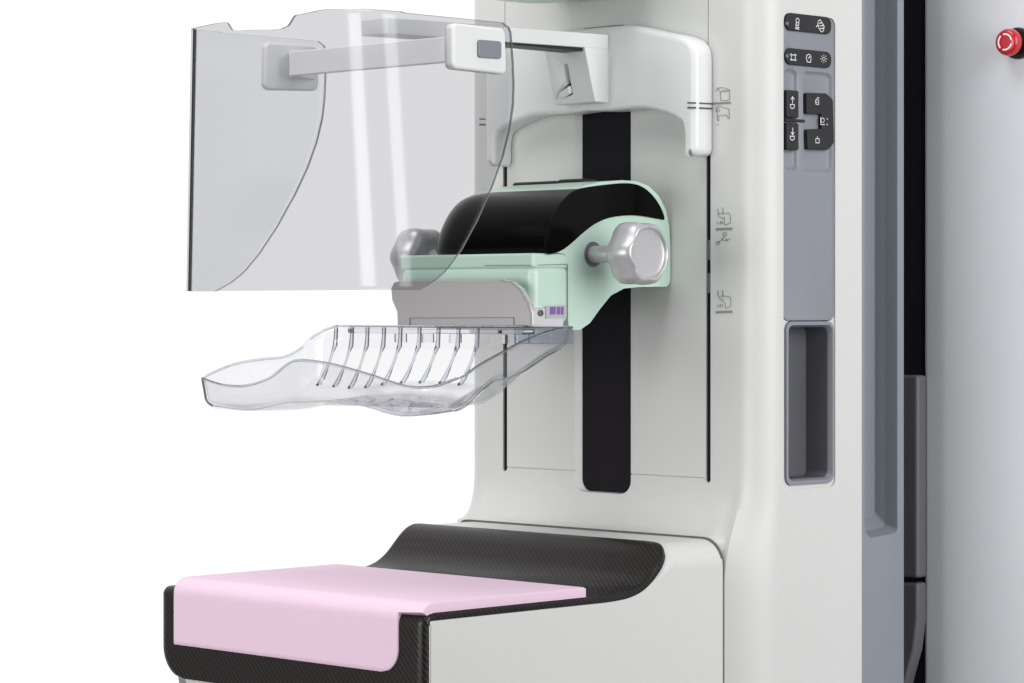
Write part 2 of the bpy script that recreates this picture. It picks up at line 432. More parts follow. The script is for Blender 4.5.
# left rocker (two keys with an arrow and a small outline) and the bracket shaped key block
y0, y1, zb, zt = pxr(784.6, 796.3, 90.5, 118)
kl1 = key('rocker_key', y0, y1, zb, zt, .002, XP-.0035, XP+.0035, strip, label='upper black rocker key with up arrow')
y0, y1, zb, zt = pxr(784.6, 796.3, 123, 150)
kl2 = key('rocker_key', y0, y1, zb, zt, .002, XP-.0035, XP+.0035, strip, label='lower black rocker key with down arrow')
y0, y1, zb, zt = pxr(784.6, 804, 119, 122)
key('rocker_bridge', y0, y1, zb, zt, .0008, XP-.0034, XP+.0015, strip, bev=.0005)
fx2 = lambda u, v: PX(u, v, XP+.0035)
strokes('symbol', dn([[(794, 97), (794, 103.4)], [(792.5, 99.3), (794, 96.6), (795.5, 99.3)], [(791.3, 104.5), (796, 104.5)], [(791.8, 104.5), (791.8, 107.5), (793.5, 108.8), (795.6, 107.5), (795.6, 104.5)]], -1.6), fx2, NX, ws*1.1, 'iconwhite', kl1, lift=.0001)
strokes('symbol', dn([[(794, 128), (794, 135)], [(792.5, 132.3), (794, 135), (795.5, 132.3)], [(791.3, 136.2), (796, 136.2)], [(791.8, 136.2), (791.8, 139), (793.5, 140.4), (795.6, 139), (795.6, 136.2)]], -1.6), fx2, NX, ws*1.1, 'iconwhite', kl2, lift=.0001)
cpts = [(803, 93), (823, 93.6), (829.5, 100), (830.5, 143), (825, 150), (804, 149.5), (803.5, 129.5), (818, 129), (818, 114.5), (803, 114)]
cp = [PX(u, v, XP-.0035) for u, v in cpts]
cp = [Vector((XP-.0035, p[0], p[1])) for p in fillet([(q.y, q.z) for q in cp], [.002, .004, .004, .003, .004, .002, .002, .001, .001, .002])]
ck_ = prism('bracket_key', cp, (.0050, 0, 0), 'key', strip, bevel=.0012)
fx3 = lambda u, v: PX(u, v, XP+.0015)
strokes('symbol', dn([[(816.5, 99.5), (819.5, 100), (819.5, 104.5), (816.5, 104.2), (816.5, 99.5)], [(816, 102), (818, 102.3)], [(817.5, 97.8), (819.8, 98)],
   circ(823.4, 120.3, 1.7, 2.3), [(821.5, 124.5), (825.5, 124.8)], [(821.5, 117), (821.5, 124.5)], [(827.6, 118.5), (828.4, 119.5)], [(827.4, 124), (828.4, 125)],
   [(816.5, 138.5), (820, 138.8), (820, 143), (816.5, 142.8), (816.5, 138.5)], [(818.2, 136.6), (818.2, 138.6)]]), fx3, NX, ws, 'iconwhite', ck_, lift=.0001)
# storage pocket liner
po = rrect_yz(PYa+.0040, PYb-.0030, zpb+.0005, zpm-.0005, .0085, XS+.0006)
pi_ = rrect_yz(PYa+.0072, PYb-.0050, zpb+.0040, zpm-.0040, .0075, XS+.0006)
pi2 = [Vector((XS-.0045, .0022*(1 if p.y < (PYa+PYb)/2 else -1)+p.y, p.z+.0022*(1 if p.z < (zpb+zpm)/2 else -1))) for p in pi_]
cz, cy = (zpb+zpm)/2, (PYa+PYb)/2
pb = [Vector((XS-.030, cy+(p.y-cy)*.86, cz+(p.z-cz)*.97)) for p in pi_]
n = len(po); out_b = [Vector((XS-.034, p.y, p.z)) for p in po]
vv_, ff_ = loft([out_b, po, pi_, pi2, pb], caps=True)
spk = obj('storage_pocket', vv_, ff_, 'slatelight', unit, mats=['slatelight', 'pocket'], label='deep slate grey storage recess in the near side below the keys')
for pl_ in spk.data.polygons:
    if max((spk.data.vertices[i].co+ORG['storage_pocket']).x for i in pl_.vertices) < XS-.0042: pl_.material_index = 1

# ---------------- table housing and carbon tray
def table_profile(off=0.0, z_front=-.30, n=10):
    """(y, z, ny, nz) along the housing from the bottom of the front face over the top to the rear deck"""
    P = [(0, z_front), (0, -.15), (0, -.095), (0, -.05)]
    r = .010
    for k in range(9):
        th = PI/2*k/8; P.append((r-r*math.cos(th), -r+r*math.sin(th)))
    P += [(.05, 0), (.10, 0), (.15, 0), (.20, 0), (.225, 0)]
    P += [tuple(q) for q in catmull([(.232, 0), (.250, .0004), (.270, .0022), (.287, .0068), (.301, .0150), (.312, .0250), (.321, .0335), (.331, .0405), (.341, .0438), (.352, ZH)], 4)]
    P += [(.362, ZH), (.38, ZH), (.4072, ZH)]
    out = []
    for i, p in enumerate(P):
        a = Vector(P[max(i-1, 0)]); b = Vector(P[min(i+1, len(P)-1)]); t = (b-a).normalized(); nrm = Vector((-t.y, t.x))
        out.append((p[0]-nrm.x*off*-1*-1 if False else p[0]+nrm.x*off, p[1]+nrm.y*off, nrm.x, nrm.y))
    return out
X0, X1 = -.380, 0.0
# housing: extruded profile 6 mm below the carbon skin, growing flush at the rear deck
prof = table_profile(-.006)
ht = []
for (y, z, ny, nz) in prof:
    g = max(0, min(1, (y-.315)/.02)); ht.append((y+ny*.0052*g, z+nz*.0052*g, ny, nz))
rg = []
def housing_ring(x, ins):
    pts = []
    for (y, z, ny, nz) in ht:
        k = .06+.94*smooth_interp([(.298, 0), (.346, 1)], y)
        # front bottom clipped
        pts.append(Vector((x, y-ny*ins*k, z-nz*ins*k)))
    pts += [Vector((x, .4072, -.30))]
    return pts
R = .026
rings = []
for k in range(9):
    th = PI/2*k/8; rings.append(housing_ring(X0+R-R*math.cos(th)*1.0, R*(1-math.sin(th))))
for k in range(9):
    th = PI/2*(1-k/8); rings.append(housing_ring(X1-R+R*math.cos(th), R*(1-math.sin(th))))
# keep side fillets small along the front by clamping
for i, r_ in enumerate(rings):
    for j, p in enumerate(r_):
        y = ht[j][0] if j < len(ht) else .39
        k = .06+.94*smooth_interp([(.298, 0), (.346, 1)], y)
        if i < 9: p.x = X0+(p.x-X0)*k
        else: p.x = X1-(X1-p.x)*k
for i_, r_ in enumerate(rings):
    for p in r_:
        if i_ < 9: p.x += .034*max(0, min(1, (-.03-p.z)/.05))
        if p.y < .0062 and p.z < -.012: p.y = .0062
v, f = loft(rings)
housing = obj('table_housing', v, f, 'white', unit, angle=40)
# seam rebate between housing and column is the 1.5 mm gap at y=.4072-.400; dark liner inside it
prism('seam_liner', [Vector((p[0], .4055, p[1])) for p in fillet([(X0+.003, -.29), (X1-.0004, -.29), (X1-.0004, ZH+.0009), (X0+.003, ZH+.0009)], [0, 0, .0265, .012], 10)], (0, .0040, 0), 'ink', housing)

# side cover plate, flush, with a rounded front top corner
# carbon tray shell: rows along the profile, columns across, variable near and far ends
cprof = table_profile(0, -.30)
lo_z = -.088
cp2 = [p for p in cprof if p[1] > lo_z+.001 or p[0] > .02]
cp2 = [(0, lo_z, -1, 0)] + [p for p in cp2 if not (p[0] > .345)]
# arc length
s = [0]
for a_, b_ in zip(cp2, cp2[1:]): s.append(s[-1]+math.hypot(b_[0]-a_[0], b_[1]-a_[1]))
def resample(pr, s, step):
    n = int(s[-1]/step); out = []
    for k in range(n+1):
        q = s[-1]*k/n
        for i in range(len(s)-1):
            if q <= s[i+1]+1e-9: break
        t = (q-s[i])/(s[i+1]-s[i]); a_, b_ = pr[i], pr[i+1]
        w_ = [a_[j]+(b_[j]-a_[j])*t for j in range(4)]; l = math.hypot(w_[2], w_[3]); w_[2] /= l; w_[3] /= l
        out.append((*w_, q))
    return out
rows = resample(cp2, s, .0025); smax = s[-1]
def ends(q):
    xe0, xe1 = X0, X1
    R1, R0 = .042, .020
    if q > smax-R1: xe1 = X1-(R1-math.sqrt(max(0, R1*R1-(q-smax+R1)**2)))
    if q > smax-.006: xe0 = X0+(.006-math.sqrt(max(0, .006**2-(q-smax+.006)**2)))
    if q < R0+.01: xe0 = X0+((R0+.01)-math.sqrt(max(0, (R0+.01)**2-(R0+.01-q)**2)))
    return xe0, xe1
NXc = 40; th_ = .006
top, bot = [], []
rc = .008
for (y, z, ny, nz, q) in rows:
    a_, b_ = ends(q); rt, rb = [], []
    for k in range(NXc+1):
        # denser near the ends, ends rolled over
        f = k/NXc
        f = .5-.5*math.cos(PI*f)
        x = a_+(b_-a_)*f
        dr = min(x-a_, b_-x); ins = 0
        rr = .002+(rc-.002)*max(0, min(1, (.098-q)/.02))
        if dr < rr: ins = rr-math.sqrt(max(0, rr*rr-(rr-dr)**2))
        rt.append(Vector((x, y-ny*ins, z-nz*ins))); rb.append(Vector((x, y-ny*max(th_, ins+.0005), z-nz*max(th_, ins+.0005))))
    top.append(rt); bot.append(rb)
nr = len(rows); nc = NXc+1
V = [p for r in top for p in r]+[p for r in bot for p in r]; o_ = nr*nc; Fc = []
for i in range(nr-1):
    for j in range(nc-1):
        a_ = i*nc+j; Fc.append([a_, a_+1, a_+nc+1, a_+nc]); Fc.append([o_+a_, o_+a_+nc, o_+a_+nc+1, o_+a_+1])
for j in range(nc-1):
    Fc.append([j, o_+j, o_+j+1, j+1]); a_ = (nr-1)*nc+j; Fc.append([a_, a_+1, o_+a_+1, o_+a_])
for i in range(nr-1):
    a_ = i*nc; Fc.append([a_, a_+nc, o_+a_+nc, o_+a_]); a_ = i*nc+nc-1; Fc.append([a_, o_+a_, o_+a_+nc, a_+nc])
obj('carbon_tray', V, Fc, 'carbon', unit, angle=60, label='black woven carbon fibre tray with raised rear lip')

# ---------------- pink pad
def pad():
    t = .0102
    P = [(-.0015, -.0555)]
    P += [(-.0015, -.05), (-.0015, -.035), (-.0015, -.022)]
    r = .016
    for k in range(9):
        th = PI/2*k/8; P.append((-.0015+r-r*math.cos(th), t-r+r*math.sin(th)))
    for y in (.03, .06, .09, .12, .15, .18, .2125): P.append((y, t))
    s = [0]
    for a_, b_ in zip(P, P[1:]): s.append(s[-1]+math.hypot(b_[0]-a_[0], b_[1]-a_[1]))
    pr = []
    for i, p in enumerate(P):
        a_ = Vector(P[max(i-1, 0)]); b_ = Vector(P[min(i+1, len(P)-1)]); tt = (b_-a_).normalized(); pr.append((p[0], p[1], -tt.y, tt.x))
    rows = resample(pr, s, .0022)
    q1 = .062
    top, bot = [], []
    n = 34
    for (y, z, ny, nz, q) in rows:
        x0 = -.3575
        xe = -.033 if z < .0004 else -.0025
        R1 = .022
        if q < R1: xe -= R1-math.sqrt(max(0, R1*R1-(R1-q)**2))
        rt, rb = [], []
        for k in range(n+1):
            f = .5-.5*math.cos(PI*k/n); x = x0+(xe-x0)*f
            dr = min(x-x0, xe-x, q+.0003 if q < .003 else 1, s[-1]-q); rr = .0018; ins = 0
            if dr < rr: ins = rr-math.sqrt(max(0, rr*rr-(rr-dr)**2))
            rt.append(Vector((x, y-ny*ins, z-nz*ins)))
            yb, zb = y-ny*(t-.0006), z-nz*(t-.0006)
            if q < .07: yb = min(max(yb, y-ny*max(ins+.0002, .0012)), .012)
            rb.append(Vector((x, yb, zb)))
        top.append(rt); bot.append(rb)
    nr = len(rows); nc = n+1
    V = [p for r in top for p in r]+[p for r in bot for p in r]; o_ = nr*nc; Fc = []
    for i in range(nr-1):
        for j in range(nc-1):
            a_ = i*nc+j; Fc.append([a_, a_+1, a_+nc+1, a_+nc]); Fc.append([o_+a_, o_+a_+nc, o_+a_+nc+1, o_+a_+1])
    for j in range(nc-1):
        Fc.append([j, o_+j, o_+j+1, j+1]); a_ = (nr-1)*nc+j; Fc.append([a_, a_+1, o_+a_+1, o_+a_])
    for i in range(nr-1):
        a_ = i*nc; Fc.append([a_, a_+nc, o_+a_+nc, o_+a_]); a_ = i*nc+nc-1; Fc.append([a_, o_+a_, o_+a_+nc, a_+nc])
    o = obj('table_pad', V, Fc, 'pink', None, angle=50, label='soft pale pink pad lying on the black carbon table and folding over its front edge')
    o['category'] = 'pad'
pad()

# ---------------- arch carriage
YA = .4075
def arch():
    R = [(697, 158), (697, 70), (693, 50), (680, 38), (660, 32), (635, 27), (605, 24.5)]
    q = [PY(u, v, YA) for u, v in R]
    xo = -.0365
    zt = zy(619, 25, YA)
    zb = zy(690, 156, YA)
    inr = [PY(u, v, YA) for u, v in ((683.5, 152), (683.5, 134), (676, 122.5), (655, 115), (630, 109.5))]
    zi = zy(619, 108.5, YA)
    hw = xo-XC
    half = catmull([(xo, q[1].z), (xo, q[1].z+.012), (xo-.0012, q[1].z+.0205), (xo-.0055, q[1].z+.0275), (xo-.0125, q[1].z+.0325), (xo-.026, q[1].z+.0375), (xo-.050, q[1].z+.0425), (xo-.090, zt-.001), (XC+.03, zt+.0002), (XC, zt+.0003)], 5)
    half = fillet([(xo-.03, zb), (xo, zb), (xo, zb+.05)], [0, .0080, 0])[1:-1]+[tuple(p) for p in half]
    half = [(p[0], p[1]) for p in half]
    xi = inr[0].x
    ih = catmull([(xi, inr[1].z-.012), (xi, inr[1].z-.001), (xi-.0012, inr[1].z+.0068), (xi-.0055, inr[2].z+.0022), (xi-.026, inr[3].z+.0015), (xi-.058, inr[4].z+.0008), (XC+.035, zi-.0015), (XC, zi)], 5)
    ih = [(p[0], p[1]) for p in ih]
    foot = [(xi, zb+.007), (xi+.0006, zb+.0036), (xi+.0022, zb+.0010), (xi+.0050, zb)]
    outer_ = half+[(2*XC-x, z) for x, z in half[::-1][1:]]
    il = foot[::-1]+ih+[(2*XC-x, z) for x, z in ih[::-1][1:]]+[(2*XC-x, z) for x, z in foot]
    P = outer_+il[::-1]
    def rs(L, m):
        L = [Vector(p) for p in L]; s_ = [0]
        for a_, b_ in zip(L, L[1:]): s_.append(s_[-1]+(b_-a_).length)
        out = []; i_ = 0
        for k in range(m):
            q = s_[-1]*k/(m-1)
            while i_ < len(L)-2 and s_[i_+1] < q: i_ += 1
            d = s_[i_+1]-s_[i_]; out.append(L[i_]+(L[i_+1]-L[i_])*((q-s_[i_])/d if d > 0 else 0))
        return out
    m = 220
    OO = rs(outer_, m)
    II = rs(il, m)
    def nrm(L, k, sg):
        t = (L[min(k+1, m-1)]-L[max(k-1, 0)]).normalized(); return Vector((t.y, -t.x))*sg
    rb_ = .0072; rg = []
    for k in range(m):
        no = nrm(OO, k, 1); ni = nrm(II, k, -1)
        e0 = min(k, m-1-k); pull = .0045*(1-min(1, e0/3))**2
        ring = [Vector((OO[k].x, YC-.0008, OO[k].y))]
        for q in range(8):
            th = PI/2*q/7; w_ = rb_*(1-math.cos(th)); yy = max(YA+rb_*(1-math.sin(th)), YA+pull)
            ring.append(Vector((OO[k].x-no.x*w_, yy, OO[k].y-no.y*w_)))
        rb2 = .0045*min(1, e0/6)
        for q in range(7, -1, -1):
            th = PI/2*q/7; w_ = rb2*(1-math.cos(th)); yy = max(YA+rb2*(1-math.sin(th)), YA+pull)
            ring.append(Vector((II[k].x-ni.x*w_, yy, II[k].y-ni.y*w_)))
        ring.append(Vector((II[k].x, YC-.0008, II[k].y)))
        rg.append(ring)
    v, f = loft(rg)
    o = obj('arch_slider', v, f, 'bright', unit, angle=40, label='white arch shaped slider spanning the column front')
    return o
arch_o = arch()
lx = lambda u, v: PY(u, v, YA)
strokes('index_line', [[.0016, (688, 102.7), (696, 103.1)], [.0019, (688, 107.5), (696, 107.9)]], lx, NY, .001, 'ink', arch_o)
strokes('index_line', [[.0016, (699.5, 103.2), (711.5, 103.8)], [.0019, (699.5, 108.1), (711.5, 108.6)]], lambda u, v: PX(u, v, -.0365), NX, .001, 'ink', arch_o)
strokes('index_line', [[.0016, (480, 119), (485.5, 119.2)], [.0020, (480, 124.6), (485.5, 124.8)]], lx, NY, .001, 'ink', arch_o)

# mounting box with lever on the arch, carrying the support arm
XB0, XB1 = -.214, -.1556
zmt = zx(607, 49, -.155)+.001; b0 = PX(584.5, 46, XB1); b1 = PX(595, 101.5, XB1)
mp_ = [(b0.y, zmt), (b1.y, b1.z+.001), (b1.y+.002, b1.z-.0005), (YA+.004, b1.z-.0005), (YA+.004, zmt)]
mount = prism('arm_mount', [Vector((XB0, y, z)) for y, z in mp_], (XB1-XB0, 0, 0), 'bright', unit, bevel=.0015)
Nm = Vector((0, -(b0.z-b1.z), -(b1.y-b0.y))).normalized()
def fm(u, v):
    d = ray(u, v); p0 = Vector((XB1, b0.y, b0.z)); return CAM + d*((p0-CAM).dot(Nm)/d.dot(Nm))
sl = [fm(*q) for q in ((563.5, 64), (567.5, 63.5), (569.5, 76), (573, 94), (570, 96), (558, 99), (557, 96.5), (561, 90), (567, 84), (564.5, 74))]
slot_v = prism_vf([p+Nm*.004 for p in sl], -Nm*.012)
apply_mods(mount); cut(mount, [slot_v])
v, f = prism_vf([p-Nm*.0062 for p in [fm(*q) for q in ((560, 60), (572, 60), (576, 100), (554, 100))]], -Nm*.001)
obj('slot_floor', v, f, 'dark', mount)
lev = [fm(*q) for q in ((559.5, 96.8), (561.5, 92), (570.5, 85.5), (572, 93), (566.5, 97), (560.5, 98.6))]
prism('lever', [p+Nm*.0035 for p in lev], -Nm*.009, 'bright', mount, bevel=.0012)

# ---------------- X-ray head above
hx0 = -.267; hz = zy(540, -.5, .415)
pl = fillet([(hx0, .10), (-.108, .10), (-.108, .415), (hx0, .415)], .03)
hd = prism('tube_head', [Vector((x, y, hz)) for x, y in pl], (0, 0, .16), 'white', unit, bevel=.006)
pl2 = fillet([(hx0+.004, .104), (-.112, .104), (-.112, .411), (hx0+.004, .411)], .028)
prism('head_underside', [Vector((x, y, hz-.006)) for x, y in pl2], (0, 0, .0075), 'mint', hd, bevel=.003)
box('head_neck', (-.25, .40, hz+.015), (-.125, YC+.01, hz+.14), 'white', hd, bevel=.004)

# ---------------- slate side channel behind the column
Yc0, Yc1 = .5915, PX(903, 300, XS-.004).y
v, f = boxvf((-.33, Yc0, -.55), (XS-.002, Yc1, .8))
chan = obj('side_channel', v, f, 'slate', unit, bevel=.002)
apply_mods(chan)
g0, g1 = PX(866, 300, XS).y, PX(899, 300, XS).y
zg = zx(884, 538, XS)
def gring(x, ins): return [Vector((x, p[0], p[1])) for p in fillet([(g0+ins, zg+ins*2.4), (g1-ins*.3, zg+ins*2.4+.004), (g1-ins*.3, .9), (g0+ins, .9)], [.014, .006, 0, 0], 8)]
v, f = loft([gring(XS+.004, -.0005), gring(XS-.004, .0002), gring(XS-.018, .0022), gring(XS-.030, .007)])
cut(chan, [(v, f)], 18)

# ---------------- compression carriage
XN = -.092; XNF = 2*XC-XN
carriage_side = [(568, 268), (568, 252), (572, 225), (582, 200), (600, 186), (622, 180.5), (636, 181), (650, 187), (661, 200), (668, 222), (671, 245), (671, 284), (668.5, 287), (640, 287), (622, 289), (610, 295), (598, 310), (588, 324), (578, 331), (568, 330)]
cs = [PX(u, v, XN) for u, v in carriage_side]
def yz(L, x=XN): return [(PX(u, v, x).y, PX(u, v, x).z) for u, v in L]
# main body outline (y,z): front slope, rounded crown, back, curved underside
zb_ = zx(568, 330, XN)
yfront = PX(568, 254, XN).y
def crown_prism(name, poly, x0, x1, mat, bev, **k):
    """extruded in x; the crown drops in a soft curve towards the far end"""
    zs_ = [p[1] for p in poly]; lo, hi = min(zs_), max(zs_)
    xs = [x0+(x1-x0)*(.5-.5*math.cos(PI*i/36)) for i in range(37)]
    rg = []
    for x in xs:
        t = max(0, 1-(x-XNF)/.075); dz = .017*(1-math.sqrt(max(0, 1-min(t, 1)**2)))
        ty = .072*(1-math.sqrt(max(0, 1-min(max(0, 1-(x-XNF)/.06), 1)**2)))
        t2 = min(1, max(0, 1-(XN-x)/.010)); q2 = 1-math.sqrt(1-t2*t2); ty += 0*q2
        rg.append([Vector((x, y+ty*max(0, min(1, (.36-y)/.11)) if z > zcut else y, z-dz*max(0, min(1, (z-.325)/(.392-.325))))) for y, z in poly])
    v, f = loft(rg); return obj(name, v, f, mat, crg_parent[0], bevel=bev, **k)
body = yz([(568, 330), (568, 254), (548, 252), (545, 243), (550, 225), (559, 207), (570, 194), (583, 186), (600, 182), (622, 180.2), (637, 181.2), (649, 186), (659, 196), (666, 210), (669.5, 228), (670.5, 250), (670.5, 286.5), (640, 287), (624, 288.5), (611, 295.5), (600, 309), (590, 323), (580, 330)])
body_s = fillet(body, .008, 4)
crg_parent = [unit]; zcut = zx(548, 256, XN)
crg = crown_prism('compression_carriage', body_s, XNF, XN, 'mint', .004, seg=4, label='mint green compression carriage with glossy black hood')
zb0 = zx(535, 325, XN); zb1 = zx(535, 264.5, XN)
yb0 = PX(533, 300, XN).y
blk = [(yb0, zb0), (yb0, zb1), (yfront+.004, zb1), (yfront+.004, zb0)]
block = prism('front_block', [Vector((XNF, y, z)) for y, z in blk], (XN-XNF, 0, 0), 'mint', crg, bevel=.009, seg=6)
apply_mods(block)
# square off the top of the block under the ledge: ledge closes it with a hairline joint
zl1 = zx(560, 253.5, XN)
box('hood_ledge', (XNF, yb0+.0005, zb1-.0035), (XN-.0002, yfront+.01, zl1), 'mint', crg, bevel=.003)
strokes('joint_line', [[(485, 265.3), (531, 265.2)]], lambda u, v: PY(u, v, yb0+.0005), NY, .0006, 'conduit', crg)
strokes('joint_line', [[(538, 265), (567, 264.3), (567.5, 325)]], lambda u, v: PX(u, v, XN), NX, .0005, 'conduit', crg)
# glossy hood, 1.5 mm proud of the body
hs = yz([(546.5, 253.5), (543, 244), (548, 225), (557, 207), (567, 195), (577, 189.2), (590, 186.6), (606, 184.6), (622, 183.2), (634, 184.2), (644, 188.5), (653, 197), (660, 208), (663.5, 219)])
low = yz([(658, 219), (640, 216), (625, 215.5), (608, 218), (594, 224), (582, 233), (572, 242), (563, 249), (555, 252.8)])
hood_pts = catmull(hs+low, 4, True)
crg_parent[0] = crg
e = .0016
crown_prism('hood', hood_pts, XNF-e, XN+e, 'gloss', .0010, seg=2, label='piano black glossy hood')
for (ua, ub, vv, yy) in ((517, 560, 184.5, .345), (562, 590, 181.5, .365)):
    pa_, pb2 = PY(ua, vv, yy), PY(ub, vv, yy)
    box('top_key', (pa_.x, yy-.008, pa_.z-.0085), (pb2.x, yy+.012, pa_.z+.0018), 'key', crg, bevel=.003)
# knobs on both sides
YK = PX(593, 255, XN).y; ZK = zx(640, 253.5, -.031)
def knob(sgn):
    x0 = XN if sgn > 0 else XNF
    mod = lambda th, a: 1+.040*math.cos(6*th+.35)
    prof = [(.037, .008), (.0375, .014), (.0395, .0215), (.043, .0272), (.048, .0299), (.056, .0306), (.064, .0303), (.0695, .0292), (.0735, .0270)]
    rim = [(.0747, .0256), (.0742, .0242), (.0722, .0232), (.0716, .0222), (.0712, .018), (.0705, .012), (.0703, .006), (.0702, .0005)]
    P = []
    for a_, r in prof+rim: P.append((a_+.002, r*1.03))
    m2 = lambda th, a: 1+.040*math.cos(6*th+.35)
    rings = []
    n = 72
    for i, (a_, r) in enumerate(P):
        ring = []
        amp = .055 if i < len(prof) else .055*max(0, 1-(i-len(prof)+1)/3)
        for k in range(n):
            th = 2*PI*k/n; rr = r*(1+amp*math.cos(6*th+.15))
            ring.append(Vector((x0+sgn*a_, YK+rr*math.cos(th), ZK+rr*math.sin(th))))
        rings.append(ring)
    v, f = loft(rings)
    o = obj('knob', v, f, 'silver', crg, angle=70)
    v, f = lathe([(x0-x0-.002*0, .0085), (.040, .0085), (.041, .008)], (0, 0, 0), 'X', 32)
    v = [Vector((x0+sgn*(p.x if True else 0), YK+p.y, ZK+p.z)) for p in v]
    obj('knob_shaft', v, f, 'silver', crg, angle=40)
    v, f = lathe([(-.001, .0125), (.0006, .0125), (.0008, .0098), (.0009, .0090)], (0, 0, 0), 'X', 32)
    v = [Vector((x0+sgn*p.x, YK+p.y, ZK+p.z)) for p in v]
    obj('knob_collar', v, f, 'conduit', crg, angle=40)
knob(1); knob(-1)

# ---------------- compression paddle
pad_root = empty('compression_paddle', 'clear curved plastic compression paddle with ribs and a steel plate, hanging above the pink table', 'paddle', (XC, .20, .17))
YR = .213; YF = .034
PX0, PX1 = -.362, -.013
def tab(pts, fn, ax): return [(q[ax], q.z) for q in [fn(u, v) for u, v in pts]]
T_front = tab(catmull([(202, 378.5), (222, 385), (245, 386), (270, 378), (288, 364), (300, 360.5), (330, 364), (370, 375), (400, 385), (420, 388), (440, 386)], 5), lambda u, v: PY(u, v, YF), 0)
T_near = tab(catmull([(440, 386), (462, 377), (480, 365), (500, 354), (522, 342), (545, 333), (560, 329), (575, 327.5)], 5), lambda u, v: PX(u, v, PX1), 1)
T_far = tab(catmull([(202, 378.5), (222, 369), (240, 363), (262, 359.5), (285, 357), (300, 349), (311, 338.5), (323, 331.5), (338, 328)], 5), lambda u, v: PX(u, v, PX0), 1)
def rimz(x, y):
    dn_, df, dr = max(0, PX1-x), max(0, x-PX0), max(0, y-YF)
    zt = interp(T_front, x); zn = interp(T_near, y); zf = interp(T_far, y)
    ex = max(0, min(1, (y-(YR-.022))/.019)); ex = ex*ex*(3-2*ex)
    if x > XC:
        w_ = dr/(dr+dn_+1e-6); zz = zt+(zn-zt)*w_*w_*(3-2*w_); return zz+(.2555-zz)*ex
    w_ = dr/(dr+df+1e-6); zz = zt+(zf-zt)*w_*w_*(3-2*w_); return zz+(.2555-zz)*ex
def floorz(x, y):
    f = abs(x-XC)/.174
    zf = smooth_interp([(0, .1845), (.25, .1825), (.65, .1735), (1, .1765)], f)
    g = smooth_interp([(YF, 0), (.09, .0), (.16, .07), (.186, .30), (YR, 1.0)], y)
    side = smooth_interp([(.45, 0), (1, 1)], f) if x > XC else 0
    g2 = smooth_interp([(YF, 0), (.06, .05), (.12, .52), (YR, 1.0)], y)
    return zf+(.2365-zf)*(g*(1-side)+g2*side)
loopc = fillet([(PX0, YF), (PX1, YF), (PX1, YR), (PX0, YR)], [.009, .032, .014, .030], 12)
# resample loop evenly
def resamp(loop, n):
    L = loop+[loop[0]]; s = [0]
    for a_, b_ in zip(L, L[1:]): s.append(s[-1]+(b_-a_).length)
    out = []; i = 0
    for k in range(n):
        q = s[-1]*k/n
        while s[i+1] < q: i += 1
        out.append(L[i]+(L[i+1]-L[i])*((q-s[i])/(s[i+1]-s[i])))
    return out
N = 220
lp = resamp(loopc, N)
nm = []
for i in range(N):
    t = (lp[(i+1) % N]-lp[i-1]).normalized(); nm.append(Vector((t.y, -t.x)))
rings = []
for k in range(5):               # wall
    f = k/5; r = []
    for i in range(N):
        p = lp[i]-nm[i]*(.003*f); zt = rimz(*lp[i]); zf = floorz(*lp[i])+.011
        zz = zt+(min(zf, zt-.001)-zt)*f; r.append(Vector((p.x, p.y, zz)))
    rings.append(r)
for k in range(8):               # fillet
    th = PI/2*k/7; Rf = .013; r = []
    for i in range(N):
        p = lp[i]-nm[i]*(.003+Rf*(1-math.cos(th))); zt = rimz(*lp[i]); zf = floorz(p.x, p.y)
        z0 = min(floorz(*lp[i])+.011, zt-.001)
        r.append(Vector((p.x, p.y, zf+(z0-zf)*(1-math.sin(th)))))
    rings.append(r)
last = rings[-1]
y_m = (YF+YR)/2
for k in range(1, 13):           # floor towards the centre line
    f = k/12*.96; r = []
    for i in range(N):
        q = last[i]; tx = max(PX0+.09, min(PX1-.09, q.x)); x = q.x+(tx-q.x)*f; y = q.y+(y_m-q.y)*f
        r.append(Vector((x, y, floorz(x, y))))
    rings.append(r)
v, f = loft(rings, caps=False); f.append([(len(rings)-1)*N+j for j in range(N)])
tray = obj('paddle_tray', v, f, 'traysheet', pad_root, solid=(.0022, -1), angle=80, mats=['traysheet', 'trayrim', 'trayfloor', 'trayrim'])
for pl_ in tray.data.polygons:
    if pl_.index >= 9*N: pl_.material_index = 2
vg = tray.vertex_groups.new(name='thickness')
for r_ in range(len(rings)): vg.add(list(range(r_*N, (r_+1)*N)), (.5, .7, .85)[r_] if r_ < 3 else 1, 'REPLACE')
tray.modifiers['Solid'].vertex_group = 'thickness'
# added tubes that draw the dark refracted outlines of rim and lower edge
def bead(name, ring, r, mat, sel=None):
    idx = sel or list(range(len(ring))); n = len(idx); closed = sel is None; rr = []
    for a_ in range(n):
        p = ring[idx[a_]]; q0 = ring[idx[a_-1 if (closed or a_) else a_]]; q1 = ring[idx[(a_+1) % n if closed else min(a_+1, n-1)]]
        t = (q1-q0).normalized(); u_ = t.cross(Vector((0, 0, 1))).normalized(); w2 = u_.cross(t)
        rr.append([p+u_*math.cos(2*PI*k/8)*r+w2*math.sin(2*PI*k/8)*r for k in range(8)])
    if closed: rr.append(rr[0])
    v, f = loft(rr, caps=not closed); return obj(name, v, f, mat, pad_root)
bead('rim_outline', [p+Vector((0, 0, .0003)) for p in rings[0]], .0013, 'rib')
il_ = min(range(N), key=lambda i_: RGT.dot(rings[0][i_]))
bead('corner_dark_line', [rings[k][il_] for k in range(11)], .0012, 'trayrim', list(range(11)))  # added dark tube standing in for refraction at the far front corner
lo_ = [i_ for i_ in range(N) if nm[i_].y < -.3 or nm[i_].x > .5]
